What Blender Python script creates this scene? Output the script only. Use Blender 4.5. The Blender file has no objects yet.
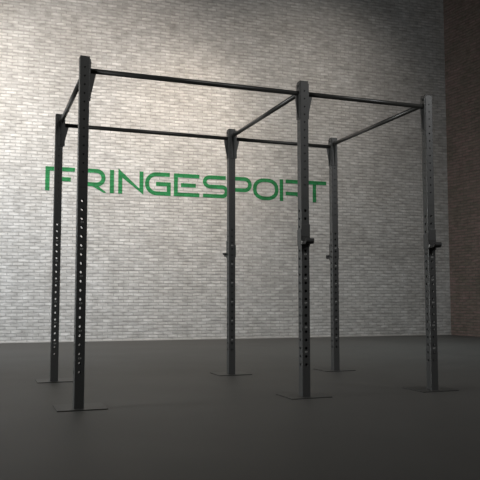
import bpy, bmesh, math
from mathutils import Vector, Matrix
I = 0.0254
C = bpy.context.scene.collection
sc = bpy.context.scene

# ---------------------------------------------------------------- materials
def newmat(name, color, rough=0.5, metal=0.0, spec=0.5):
    m = bpy.data.materials.new(name); m.use_nodes = True
    b = m.node_tree.nodes['Principled BSDF']
    b.inputs['Base Color'].default_value = (*color, 1)
    b.inputs['Roughness'].default_value = rough
    b.inputs['Metallic'].default_value = metal
    b.inputs['Specular IOR Level'].default_value = spec
    return m, m.node_tree.nodes, m.node_tree.links, b

def noise_bump(m, scale, strength, dist=0.001, tint=0.0):
    nt = m.node_tree; n = nt.nodes; l = nt.links; b = n['Principled BSDF']
    tc = n.new('ShaderNodeTexCoord')
    t = n.new('ShaderNodeTexNoise'); t.inputs['Scale'].default_value = scale; t.inputs['Detail'].default_value = 4
    l.new(tc.outputs['Object'], t.inputs['Vector'])
    bp = n.new('ShaderNodeBump'); bp.inputs['Strength'].default_value = strength; bp.inputs['Distance'].default_value = dist
    l.new(t.outputs['Fac'], bp.inputs['Height']); l.new(bp.outputs['Normal'], b.inputs['Normal'])
    if tint:
        col = b.inputs['Base Color'].default_value[:]
        mx = n.new('ShaderNodeMixRGB'); mx.inputs[1].default_value = tuple(c*(1-tint) for c in col[:3])+(1,)
        mx.inputs[2].default_value = tuple(c*(1+tint) for c in col[:3])+(1,)
        l.new(t.outputs['Fac'], mx.inputs[0]); l.new(mx.outputs[0], b.inputs['Base Color'])

def brick_mat(name, c1, c2, mortar, blotch, paint=None, roww=0.2, rowh=0.0635, ms=0.011):
    m, n, l, b = newmat(name, c1, 0.85, 0, 0.25)
    tc = n.new('ShaderNodeTexCoord'); sp = n.new('ShaderNodeSeparateXYZ'); cb = n.new('ShaderNodeCombineXYZ')
    l.new(tc.outputs['Object'], sp.inputs[0]); l.new(sp.outputs['X'], cb.inputs['X']); l.new(sp.outputs['Z'], cb.inputs['Y'])
    # slight waviness of hand laid courses
    wn = n.new('ShaderNodeTexNoise'); wn.inputs['Scale'].default_value = 3.5; wn.inputs['Detail'].default_value = 2
    l.new(cb.outputs[0], wn.inputs['Vector'])
    wv = n.new('ShaderNodeVectorMath'); wv.operation = 'MULTIPLY_ADD'
    wv.inputs[1].default_value = (0.03, 0.03, 0); l.new(wn.outputs['Color'], wv.inputs[0]); l.new(cb.outputs[0], wv.inputs[2])
    br = n.new('ShaderNodeTexBrick'); l.new(wv.outputs[0], br.inputs['Vector'])
    br.inputs['Scale'].default_value = 1; br.inputs['Brick Width'].default_value = roww; br.inputs['Row Height'].default_value = rowh
    br.inputs['Mortar Size'].default_value = ms; br.inputs['Mortar Smooth'].default_value = 0.5
    br.inputs['Color1'].default_value = (*c1, 1); br.inputs['Color2'].default_value = (*c2, 1); br.inputs['Mortar'].default_value = (*mortar, 1)
    n1 = n.new('ShaderNodeTexNoise'); n1.inputs['Scale'].default_value = 1.3; n1.inputs['Detail'].default_value = 6; n1.inputs['Roughness'].default_value = 0.65
    l.new(cb.outputs[0], n1.inputs['Vector'])
    rp = n.new('ShaderNodeValToRGB'); rp.color_ramp.elements[0].position = 0.35; rp.color_ramp.elements[1].position = 0.68
    rp.color_ramp.elements[0].color = (*blotch, 1); rp.color_ramp.elements[1].color = (1, 1, 1, 1)
    l.new(n1.outputs['Fac'], rp.inputs['Fac'])
    # individual brick grime, stretched along the courses
    mp = n.new('ShaderNodeMapping'); mp.inputs['Scale'].default_value = (6, 17, 1); l.new(cb.outputs[0], mp.inputs['Vector'])
    n2 = n.new('ShaderNodeTexNoise'); n2.inputs['Scale'].default_value = 1; n2.inputs['Detail'].default_value = 3
    l.new(mp.outputs[0], n2.inputs['Vector'])
    r2 = n.new('ShaderNodeValToRGB'); r2.color_ramp.elements[0].position = 0.3; r2.color_ramp.elements[1].position = 0.7
    r2.color_ramp.elements[0].color = (0.72, 0.71, 0.70, 1); r2.color_ramp.elements[1].color = (1.12, 1.12, 1.12, 1)
    l.new(n2.outputs['Fac'], r2.inputs['Fac'])
    m1 = n.new('ShaderNodeMixRGB'); m1.blend_type = 'MULTIPLY'; m1.inputs[0].default_value = 1
    l.new(br.outputs['Color'], m1.inputs[1]); l.new(rp.outputs[0], m1.inputs[2])
    m2 = n.new('ShaderNodeMixRGB'); m2.blend_type = 'MULTIPLY'; m2.inputs[0].default_value = 1
    l.new(m1.outputs[0], m2.inputs[1]); l.new(r2.outputs[0], m2.inputs[2])
    l.new(m2.outputs[0], b.inputs['Base Color'])
    inv = n.new('ShaderNodeMath'); inv.operation = 'SUBTRACT'; inv.inputs[0].default_value = 1; l.new(br.outputs['Fac'], inv.inputs[1])
    ad = n.new('ShaderNodeMath'); ad.operation = 'MULTIPLY_ADD'; ad.inputs[1].default_value = 0.35
    l.new(n2.outputs['Fac'], ad.inputs[0]); l.new(inv.outputs[0], ad.inputs[2])
    bp = n.new('ShaderNodeBump'); bp.inputs['Strength'].default_value = 0.8; bp.inputs['Distance'].default_value = 0.008
    l.new(ad.outputs[0], bp.inputs['Height']); l.new(bp.outputs['Normal'], b.inputs['Normal'])
    return m

M_wall = brick_mat('painted_brick', (0.69, 0.69, 0.68), (0.53, 0.53, 0.525), (0.475, 0.475, 0.47), (0.80, 0.79, 0.775))
M_side = brick_mat('brown_brick', (0.235, 0.160, 0.150), (0.18, 0.145, 0.122), (0.15, 0.125, 0.112), (0.72, 0.80, 0.76))
M_green = brick_mat('green_paint', (0.030, 0.25, 0.088), (0.026, 0.21, 0.072), (0.022, 0.18, 0.060), (0.92, 0.92, 0.92))
M_black, *_ = newmat('black_powder_coat', (0.042, 0.043, 0.043), 0.42, 0, 0.5); noise_bump(M_black, 350, 0.25, 0.0004, 0.15)
M_plate, *_ = newmat('dark_plate', (0.032, 0.032, 0.031), 0.5, 0, 0.4); noise_bump(M_plate, 120, 0.2, 0.0004, 0.2)
M_bar, *_ = newmat('black_bar_coat', (0.026, 0.026, 0.024), 0.38, 0, 0.5); noise_bump(M_bar, 500, 0.2, 0.0003, 0.1)
M_mark, *_ = newmat('etched_mark', (0.40, 0.40, 0.39), 0.5, 0.3); noise_bump(M_mark, 900, 0.3, 0.0003, 0.4)
M_plast, *_ = newmat('black_plastic', (0.010, 0.010, 0.010), 0.5); noise_bump(M_plast, 200, 0.1)
M_steel, *_ = newmat('zinc_steel', (0.42, 0.42, 0.41), 0.38, 0.7); noise_bump(M_steel, 300, 0.1)
M_trim, *_ = newmat('grey_skirting', (0.42, 0.41, 0.39), 0.6); noise_bump(M_trim, 20, 0.1, 0.001, 0.1)

def floor_mat():
    m, n, l, b = newmat('dark_rubber_floor', (0.06, 0.06, 0.058), 0.55, 0, 0.4)
    tc = n.new('ShaderNodeTexCoord')
    t = n.new('ShaderNodeTexNoise'); t.inputs['Scale'].default_value = 0.9; t.inputs['Detail'].default_value = 6
    t2 = n.new('ShaderNodeTexNoise'); t2.inputs['Scale'].default_value = 260; t2.inputs['Detail'].default_value = 2
    l.new(tc.outputs['Object'], t.inputs['Vector']); l.new(tc.outputs['Object'], t2.inputs['Vector'])
    r = n.new('ShaderNodeValToRGB'); r.color_ramp.elements[0].position = 0.3; r.color_ramp.elements[1].position = 0.7
    r.color_ramp.elements[0].color = (0.047, 0.0465, 0.0445, 1); r.color_ramp.elements[1].color = (0.057, 0.056, 0.053, 1)
    l.new(t.outputs['Fac'], r.inputs['Fac']); l.new(r.outputs[0], b.inputs['Base Color'])
    rr = n.new('ShaderNodeMapRange'); rr.inputs['To Min'].default_value = 0.5; rr.inputs['To Max'].default_value = 0.68
    l.new(t.outputs['Fac'], rr.inputs['Value']); l.new(rr.outputs[0], b.inputs['Roughness'])
    bp = n.new('ShaderNodeBump'); bp.inputs['Strength'].default_value = 0.3; bp.inputs['Distance'].default_value = 0.001
    l.new(t2.outputs['Fac'], bp.inputs['Height']); l.new(bp.outputs['Normal'], b.inputs['Normal'])
    return m
M_floor = floor_mat()

# ---------------------------------------------------------------- helpers
def obj(name, bm, mats, parent=None, loc=(0, 0, 0), rz=0.0, kind=None):
    bmesh.ops.recalc_face_normals(bm, faces=bm.faces[:])
    me = bpy.data.meshes.new(name); bm.to_mesh(me); bm.free()
    for m in (mats if isinstance(mats, (list, tuple)) else [mats]): me.materials.append(m)
    o = bpy.data.objects.new(name, me); C.objects.link(o)
    o.location = loc; o.rotation_euler = (0, 0, rz)
    if parent is not None: o.parent = parent
    if kind: o['kind'] = kind
    return o

def add_box(bm, lo, hi, bevel=0.0, mi=0):
    r = bmesh.ops.create_cube(bm, size=1.0); vs = r['verts']
    for v in vs:
        v.co = Vector([(lo[k]+hi[k])/2 + v.co[k]*(hi[k]-lo[k]) for k in range(3)])
    es = set(e for v in vs for e in v.link_edges); fs = set(f for v in vs for f in v.link_faces)
    for f in fs: f.material_index = mi
    if bevel > 0:
        bmesh.ops.bevel(bm, geom=list(es), offset=bevel, segments=2, affect='EDGES', profile=0.6)

def add_cyl(bm, a, b, r, seg=20, r2=None, smooth=True, mi=0):
    a, b = Vector(a), Vector(b); d = b-a; q = d.to_track_quat('Z', 'Y').to_matrix().to_4x4()
    M = Matrix.Translation((a+b)/2) @ q
    res = bmesh.ops.create_cone(bm, cap_ends=True, segments=seg, radius1=r, radius2=r if r2 is None else r2, depth=d.length, matrix=M)
    for f in set(f for v in res['verts'] for f in v.link_faces):
        f.material_index = mi
        if smooth and len(f.verts) == 4: f.smooth = True

def add_prism(bm, poly, n, t, mi=0):
    """poly: list of 3D points, extruded by vector n*t centred."""
    n = Vector(n).normalized()*t/2
    A = [bm.verts.new(Vector(p)-n) for p in poly]; B = [bm.verts.new(Vector(p)+n) for p in poly]
    fs = [bm.faces.new(A), bm.faces.new(B[::-1])]
    k = len(poly)
    for i in range(k): fs.append(bm.faces.new((A[i], A[(i+1) % k], B[(i+1) % k], B[i])))
    for f in fs: f.material_index = mi

def empty(name, loc=(0, 0, 0), rz=0.0):
    o = bpy.data.objects.new(name, None); C.objects.link(o); o.location = loc; o.rotation_euler = (0, 0, rz)
    o.empty_display_size = 0.2
    return o

def tube_section(bm, z0, z1, rows, half=1.5*I, wall=0.19*I, ch=0.17*I):
    """Square steel tube pierced by real holes. rows: (z, radius_front, radius_side)."""
    rows = sorted(rows)
    cuts = [z0]
    for a, b in zip(rows[:-1], rows[1:]):
        cuts.append((a[0]+b[0])/2)
    if rows: cuts.append(z1)
    inner = half-wall
    for fi in range(4):
        rot = Matrix.Rotation(fi*math.pi/2, 3, 'Z')
        def V(u, y, z): return bm.verts.new(rot @ Vector((u, y, z)))
        for k, (zc, rf, rs) in enumerate(rows):
            rad = rf if fi % 2 == 0 else rs
            # cell limited to a near-square around the hole; plain strips above and below
            lo, hi = cuts[k], cuts[k+1]
            cl, cu = max(lo, zc-1.36*I), min(hi, zc+1.36*I)
            for (y, w) in ((-half, half-ch), (-inner, inner)):
                for (p, q) in ((lo, cl), (cu, hi)):
                    if q-p > 1e-5: bm.faces.new([V(-w, y, p), V(w, y, p), V(w, y, q), V(-w, y, q)])
                if rad <= 0:
                    bm.faces.new([V(-w, y, cl), V(w, y, cl), V(w, y, cu), V(-w, y, cu)]); continue
                angs = []
                corners = [math.atan2(cu-zc, w), math.atan2(cu-zc, -w), math.atan2(cl-zc, -w)+2*math.pi, math.atan2(cl-zc, w)+2*math.pi]
                for j in range(4):
                    a0 = corners[j]; a1 = corners[(j+1) % 4] + (2*math.pi if j == 3 else 0)
                    angs += [a0+(a1-a0)*t/5 for t in range(5)]
                outer, ring = [], []
                for a in angs:
                    ca, sa = math.cos(a), math.sin(a)
                    s = min(w/abs(ca) if abs(ca) > 1e-9 else 1e9, ((cu-zc) if sa > 0 else (zc-cl))/abs(sa) if abs(sa) > 1e-9 else 1e9)
                    outer.append(V(ca*s, y, zc+sa*s)); ring.append(V(ca*rad, y, zc+sa*rad))
                for j in range(20):
                    jj = (j+1) % 20
                    bm.faces.new([outer[j], outer[jj], ring[jj], ring[j]])
            if rad > 0:
                R0 = [V(math.cos(t*math.pi/10)*rad, -half, zc+math.sin(t*math.pi/10)*rad) for t in range(20)]
                R1 = [V(math.cos(t*math.pi/10)*rad, -inner, zc+math.sin(t*math.pi/10)*rad) for t in range(20)]
                for j in range(20):
                    jj = (j+1) % 20
                    bm.faces.new([R0[j], R0[jj], R1[jj], R1[j]])
        # rounded corner strip between this face and the next
        a = [(half-ch, -half), (half-ch*0.29, -half+ch*0.29), (half, -half+ch)]
        for (p, q) in zip(a[:-1], a[1:]):
            bm.faces.new([V(p[0], p[1], z0), V(q[0], q[1], z0), V(q[0], q[1], z1), V(p[0], p[1], z1)])
        # end rims
        for z in (z0, z1):
            bm.faces.new([V(-half+ch, -half, z), V(half-ch, -half, z), V(inner, -inner, z), V(-inner, -inner, z)])
            bm.faces.new([V(half-ch, -half, z), V(half-ch*0.29, -half+ch*0.29, z), V(half, -half+ch, z), V(inner, -inner, z)])
    bmesh.ops.remove_doubles(bm, verts=bm.verts[:], dist=1e-6)

# ---------------------------------------------------------------- layout
L1, L2, D, H = 74.75*I, 50.71*I, 74.78*I, 108*I
cols = [0, L1, L1+L2]
spots = [(x, 0.0, 'f') for x in cols] + [(x, D, 'b') for x in cols]

rig = empty('power_rig', (0, 0, 0))
rig['label'] = 'black steel six-post pull-up rig standing on the dark floor in front of the brick wall'
rig['category'] = 'exercise rig'

PITCH = 2.735
TP = 0.3*I      # base plate thickness
def make_upright():
    bm = bmesh.new()
    rows = [((10.9+PITCH*k)*I, 0.47*I, 0.47*I) for k in range(20)]
    tube_section(bm, TP, 66.8*I, rows)
    for k in range(6):      # pale numbers etched between the holes
        z = (15.15+3*PITCH*k)*I
        for (x0, x1, dz) in ((-0.42, -0.30, 0), (-0.30, -0.05, 0.16), (-0.30, -0.05, -0.22), (0.10, 0.22, 0), (0.22, 0.44, 0.16), (0.22, 0.44, -0.06)):
            hh = 0.24*I if dz == 0 else 0.07*I
            add_box(bm, (x0*I, -1.512*I, z+dz*I-hh), (x1*I, -1.495*I, z+dz*I+hh), 0, 1)
    up = obj('upright', bm, [M_black, M_mark], rig)
    bm = bmesh.new()
    rows = [((104.5-PITCH*k)*I, 0.27*I, 0.0 if k < 4 else 0.22*I) for k in range(13)]
    tube_section(bm, 66.95*I, H-0.12*I, rows)
    obj('extension_upright', bm, M_black, up)
    bm = bmesh.new()        # splice collar showing at the joint
    add_box(bm, (-1.46*I, -1.46*I, 66.78*I), (1.46*I, 1.46*I, 66.97*I))
    obj('splice_sleeve', bm, M_bar, up)
    bm = bmesh.new()
    add_box(bm, (-1.5*I, -1.5*I, H-0.14*I), (1.5*I, 1.5*I, H+0.06*I), 0.08*I)
    obj('end_cap', bm, M_plast, up)
    bm = bmesh.new()
    add_box(bm, (-6.6*I, -4.0*I, 0.0), (8.3*I, 9.2*I, TP), 0.06*I)
    obj('base_plate', bm, M_plate, up)
    return up

def copy_tree(o, parent):
    c = o.copy(); C.objects.link(c); c.parent = parent
    for ch in list(o.children): copy_tree(ch, c)
    return c

proto = make_upright()
for i, (x, y, s) in enumerate(spots):
    u = proto if i == 0 else copy_tree(proto, rig)
    u.location = (x, y, 0)

# pull-up bars: round tube between two bolted flange plates, each with a triangular gusset
def make_bar(p, q, z, rad=0.82, gws=(1.9, 1.15)):
    """bar between post centres p and q (xy) at height z"""
    a, b = Vector((*p, z)), Vector((*q, z)); d = (b-a).normalized(); L = (b-a).length
    side = Vector((-d.y, d.x, 0))
    bm = bmesh.new()
    add_cyl(bm, (1.8*I, 0, 0), (L-1.8*I, 0, 0), rad*I, 24)
    ang = math.atan2(d.y, d.x)
    bar = obj('pull_up_bar', bm, M_bar, rig, a, ang)
    zt, zb = 107.3*I-z, 94.8*I-z
    for (x0, sg, gw) in ((1.5*I, 1, gws[0]), (L-1.5*I, -1, gws[1])):
        bm = bmesh.new()
        xs = sorted((x0, x0+sg*0.3*I))
        add_box(bm, (xs[0], -1.35*I, zb), (xs[1], 1.35*I, zt), 0.05*I)
        obj('flange_plate', bm, M_black, bar)
        bm = bmesh.new()
        x1 = x0+sg*0.3*I
        add_prism(bm, [(x1, 0, -0.4*I), (x1+sg*gw*I, 0, -0.4*I), (x1+sg*gw*0.87*I, 0, -1.6*I), (x1+sg*0.3*I, 0, zb+1.2*I), (x1, 0, zb+1.0*I)], (0, 1, 0), 0.35*I)
        obj('gusset', bm, M_black, bar)
        for zz in (zt-0.9*I, zb+0.8*I):
            bm = bmesh.new()
            add_cyl(bm, (x1, 0, zz), (x1+sg*0.13*I, 0, zz), 0.5*I, 20)
            add_cyl(bm, (x1+sg*0.13*I, 0, zz), (x1+sg*0.30*I, 0, zz), 0.36*I, 6, smooth=False)
            obj('bolt', bm, M_bar, bar)
    return bar
ZR, ZD = 103.9*I, 105.25*I
for y in (0, D):
    g = (1.9, 1.15) if y == 0 else (2.1, 1.7)
    make_bar((0, y), (L1, y), ZR, 0.82, g)
    make_bar((L1, y), (L1+L2, y), ZR, 0.82, g)
for x, dx in zip(cols, (0.9*I, 0.7*I, 0)):
    make_bar((x+dx, 0), (x+dx, D), ZD, 0.85)

# ---------------------------------------------------------------- J-cups
def make_jcup():
    root = empty('j_cup')
    bm = bmesh.new()
    add_box(bm, (-1.62*I, -1.80*I, -0.6*I), (1.62*I, -1.53*I, 7.0*I), 0.06*I)      # front plate
    add_box(bm, (-1.84*I, -1.80*I, -0.2*I), (-1.56*I, 1.2*I, 5.2*I), 0.06*I)       # flange hugging the post side
    obj('bracket', bm, M_black, root)
    bm = bmesh.new()
    pr = [(-1.80, 0.15), (-4.6, 0.15), (-5.2, 0.65), (-5.3, 1.1), (-5.25, 1.85), (-4.9, 2.0), (-4.85, 1.1), (-4.45, 0.62), (-1.80, 0.62)]
    add_prism(bm, [(0, y*I, z*I) for y, z in pr], (1, 0, 0), 3.0*I)
    obj('cup_arm', bm, M_plast, root)
    bm = bmesh.new()
    pr = [(-1.82, 0.62), (-4.42, 0.62), (-4.85, 1.1), (-4.84, 1.9), (-4.62, 1.9), (-4.55, 1.3), (-4.25, 0.95), (-2.1, 0.95), (-2.02, 3.0), (-1.82, 3.0)]
    add_prism(bm, [(0, y*I, z*I) for y, z in pr], (1, 0, 0), 2.7*I)
    obj('plastic_liner', bm, M_plast, root)
    bm = bmesh.new()
    add_box(bm, (-1.75*I, -2.15*I, 0.1*I), (-1.2*I, -1.8*I, 1.2*I), 0.05*I)
    add_box(bm, (-1.4*I, -2.1*I, 0.1*I), (0.3*I, -1.82*I, 0.55*I), 0.05*I)
    obj('catch', bm, M_steel, root)
    bm = bmesh.new()
    add_cyl(bm, (1.5*I, 0, 1.2*I), (2.9*I, 0, 1.2*I), 0.20*I, 16)
    add_cyl(bm, (2.8*I, 0, 1.2*I), (3.8*I, 0, 1.2*I), 0.42*I, 20)
    obj('locking_pin', bm, M_plast, root)
    return root
jc = make_jcup()
jspots = [(cols[1], 0, 0, 'black J-shaped bar rest hooked on the front middle post, its cup pointing forward'),
          (cols[2], 0, 0, 'black J-shaped bar rest hooked on the front right post nearest the brown side wall'),
          (cols[1], D, math.pi, 'black bar rest on the rear middle post, only its pin knob sticking out left'),
          (cols[2], D, math.pi, 'black bar rest on the rear right post, its pin knob sticking out left')]
for i, (x, y, rz, lab) in enumerate(jspots):
    if i == 0: o = jc
    else:
        o = jc.copy(); C.objects.link(o)
        for ch in list(jc.children):
            c = ch.copy(); C.objects.link(c); c.parent = o
    o.location = (x, y, 51.2*I); o.rotation_euler = (0, 0, rz)
    o['label'] = lab; o['category'] = 'bar rest'; o['group'] = 'bar rests on the rig posts'

# ---------------------------------------------------------------- room
A = Vector((-0.3449, 8.5210, 0)); WANG = math.radians(-1.972)
bm = bmesh.new(); add_box(bm, (-9.0, 0.0, 0), (9.83, 0.3, 9.5))
wall_back = obj('wall_back', bm, M_wall, None, A, WANG, 'structure')
corner = A + Matrix.Rotation(WANG, 3, 'Z') @ Vector((9.80, 0, 0))
SANG = math.radians(-82)
bm = bmesh.new(); add_box(bm, (-0.3, 0.0, 0), (16.0, 0.3, 9.5))
obj('wall_right', bm, M_side, None, corner, SANG, 'structure')
bm = bmesh.new(); add_box(bm, (-14, -12, -0.2), (16, 9.3, 0))
obj('floor', bm, M_floor, None, (0, 0, 0), 0, 'structure')
bm = bmesh.new(); add_box(bm, (-9.0, -0.012, 0), (9.80, 0.0, 0.022), 0.003)
obj('baseboard_back', bm, M_trim, None, A, WANG, 'structure')

# ---------------------------------------------------------------- lettering painted on the wall
SW = 0.081
def stroke(bm, pts, w=SW, t=0.004, y=-0.002):
    P = [Vector((p[0]*0.977+0.017, 2.915+(p[1]-2.96)*0.98)) for p in pts]; n = len(P); Lf, Rt = [], []
    for i in range(n):
        d0 = (P[i]-P[i-1]).normalized() if i > 0 else None
        d1 = (P[i+1]-P[i]).normalized() if i < n-1 else None
        if d0 is None: d0 = d1
        if d1 is None: d1 = d0
        n0 = Vector((-d0.y, d0.x)); n1 = Vector((-d1.y, d1.x)); m = (n0+n1).normalized()
        s = w/2/max(0.3, m.dot(n0))
        Lf.append(P[i]+m*s); Rt.append(P[i]-m*s)
    for v in Lf+Rt: v.y = max(v.y, 2.915)
    for i in range(n-1):
        q = [Lf[i], Lf[i+1], Rt[i+1], Rt[i]]
        F = [bm.verts.new((v.x, y-t/2, v.y)) for v in q]; B = [bm.verts.new((v.x, y+t/2, v.y)) for v in q]
        bm.faces.new(F); bm.faces.new(B[::-1])
        bm.faces.new((F[0], F[1], B[1], B[0])); bm.faces.new((F[2], F[3], B[3], B[2]))
        if i == 0: bm.faces.new((F[3], F[0], B[0], B[3]))
        if i == n-2: bm.faces.new((F[1], F[2], B[2], B[1]))
def arc(cx, cy, rx, ry, a0, a1, n=14):
    return [(cx+rx*math.cos(math.radians(a0+(a1-a0)*k/n)), cy+ry*math.sin(math.radians(a0+(a1-a0)*k/n))) for k in range(n+1)]
T, B_, MID = 3.44-SW/2, 2.96+SW/2, 3.20       # stroke centre lines: top, bottom, middle
h = SW/2
def F(u): return [[(u+h, 2.96), (u+h, T), (u+0.57, T)], [(u+0.21, MID), (u+0.49, MID)]]
def bowl(u0, u1, zt, zb):
    r = (zt-zb)/2
    return [(u0, zt)] + arc(u1-h-r, (zt+zb)/2, r, r, 90, -90, 14) + [(u0, zb)]
LET = []
LET.append(F(0.75))
LET.append([[(1.45+h, 2.96), (1.45+h, 3.30)], bowl(1.45, 1.93, T, 3.125), [(1.68, 3.125), (1.925, 2.935)]])
LET.append([[(2.06, 2.96), (2.06, 3.44)]])
LET.append([[(2.19+h, 2.96), (2.19+h, 3.385), (2.665, 2.99), (2.665, 3.44)]])
LET.append([[(3.26, T)] + arc(2.98, MID, 0.24-h, 0.24-h, 90, 270, 16) + [(3.24, B_), (3.24, MID), (2.97, MID)]])
LET.append([[(3.90, T), (3.35+h, T), (3.35+h, B_), (3.90, B_)], [(3.50, MID), (3.82, MID)]])
LET.append([[(4.48, T)] + arc(4.13, (T+MID)/2, 0.115, (T-MID)/2, 90, 270, 12) + arc(4.40, (B_+MID)/2, 0.1, (MID-B_)/2, 90, -90, 12) + [(3.98, B_)]])
LET.append([[(4.57+h, 2.96), (4.57+h, 3.30)], bowl(4.57, 5.07, T, 3.155)])
LET.append([[(5.395+(0.295-h)*math.copysign(abs(math.cos(t*math.pi/20))**0.85, math.cos(t*math.pi/20)), MID+(0.24-h)*math.copysign(abs(math.sin(t*math.pi/20))**0.85, math.sin(t*math.pi/20))) for t in range(-20, 20)] ])
LET[-1][0].append(LET[-1][0][0])
LET.append([[(5.72+h, 2.96), (5.72+h, 3.44)], bowl(5.86, 6.30, T, 3.13), [(6.12, 3.125), (6.34, 2.935)]])
LET.append([[(6.32, T), (6.84, T)], [(6.55, 2.96), (6.55, T-h)]])
sign = empty('wall_lettering', A, WANG)
sign['label'] = 'large green painted word in thin capital letters across the pale brick wall'
sign['category'] = 'lettering'
for strokes in LET:
    bm = bmesh.new()
    for k, s in enumerate(strokes): stroke(bm, s, SW, 0.004+0.0012*k)
    obj('letter', bm, M_green, sign)

# ---------------------------------------------------------------- light
def spot(loc, tgt, power, size, blend, color, radius=0.15):
    l = bpy.data.lights.new('ceiling_spot', 'SPOT'); l.energy = power; l.spot_size = math.radians(size); l.spot_blend = blend
    l.color = color; l.shadow_soft_size = radius
    o = bpy.data.objects.new('ceiling_spot', l); C.objects.link(o); o.location = loc
    o.rotation_euler = (Vector(tgt)-Vector(loc)).to_track_quat('-Z', 'Y').to_euler()
def area(loc, tgt, power, sx, sy, color, spread=180):  # soft light out of view, not always at ceiling height
    l = bpy.data.lights.new('unseen_area_light', 'AREA'); l.shape = 'RECTANGLE'; l.size = sx; l.size_y = sy; l.energy = power; l.color = color; l.spread = math.radians(spread)
    o = bpy.data.objects.new('unseen_area_light', l); C.objects.link(o); o.location = loc
    o.rotation_euler = (Vector(tgt)-Vector(loc)).to_track_quat('-Z', 'Y').to_euler()
WARM = (1.0, 0.84, 0.69)
area((-0.5, 4.4, 8.4), (-0.4, 8.4, 4.2), 14, 1.6, 0.6, WARM, 75)
area((1.8, 4.4, 8.4), (1.8, 8.4, 4.2), 28, 1.6, 0.6, (1.0, 0.86, 0.74), 75)
area((4.0, 4.4, 8.4), (3.9, 8.4, 4.2), 8, 1.6, 0.6, WARM, 75)
area((6.2, 4.4, 8.4), (5.8, 8.4, 4.2), 19, 1.6, 0.6, (1.0, 0.90, 0.80), 75)
spot((3.6, 4.6, 7.2), (3.1, 8.4, 3.9), 640, 54, 1.0, (1.0, 0.86, 0.72), 0.5)
area((-3.0, 5.8, 5.6), (-0.5, 8.5, 4.2), 92, 1.2, 1.2, (1.0, 0.90, 0.79), 120)
area((-4.0, 3.2, 3.6), (0.6, 8.4, 2.0), 158, 2.4, 2.4, (0.84, 0.92, 1.0), 110)
area((2.0, 6.2, 8.8), (2.0, 6.2, 0), 76, 9.0, 1.0, (1.0, 0.95, 0.84), 80)  # added wash that brightens the floor along the back wall
area((7.0, 5.0, 8.8), (7.0, 4.5, 0), 36, 3.0, 3.0, (0.85, 0.97, 1.0), 60)  # added light to lift the far right floor
area((3.2, -5.5, 7.0), (2.6, 0.0, 1.8), 78, 3.0, 2.0, (1.0, 0.99, 0.95), 120)  # added fill from the front for the upright faces
area((6.5, -3.5, 5.0), (3.0, 0.3, 1.6), 28, 2.0, 2.0, (1.0, 1.0, 1.0), 90)  # second added fill, from front right onto the posts
area((-7.5, 0.4, 1.7), (3.0, 0.4, 1.0), 58, 2.2, 1.6, (0.98, 1.0, 0.98), 50)  # added low side light for the left faces of the uprights
w = bpy.data.worlds.new('world'); sc.world = w; w.use_nodes = True
bg = w.node_tree.nodes['Background']; bg.inputs[0].default_value = (1.0, 1.0, 0.93, 1); bg.inputs[1].default_value = 0.012

# ---------------------------------------------------------------- camera
cam = bpy.data.cameras.new('camera'); co = bpy.data.objects.new('camera', cam); C.objects.link(co)
cam.sensor_width = 36; cam.sensor_fit = 'HORIZONTAL'; cam.lens = 712.0*36/480; cam.clip_end = 100
co.location = (-0.7316, -5.5966, 0.8428)
yaw, pit = 0.3500, 0.0812
f = Vector((math.sin(yaw)*math.cos(pit), math.cos(yaw)*math.cos(pit), math.sin(pit)))
co.rotation_euler = f.to_track_quat('-Z', 'Y').to_euler()
sc.camera = co
sc.view_settings.view_transform = 'Standard'; sc.view_settings.look = 'None'
sc.view_settings.exposure = 0.0; sc.view_settings.gamma = 1.0; sc.view_settings.use_curve_mapping = False
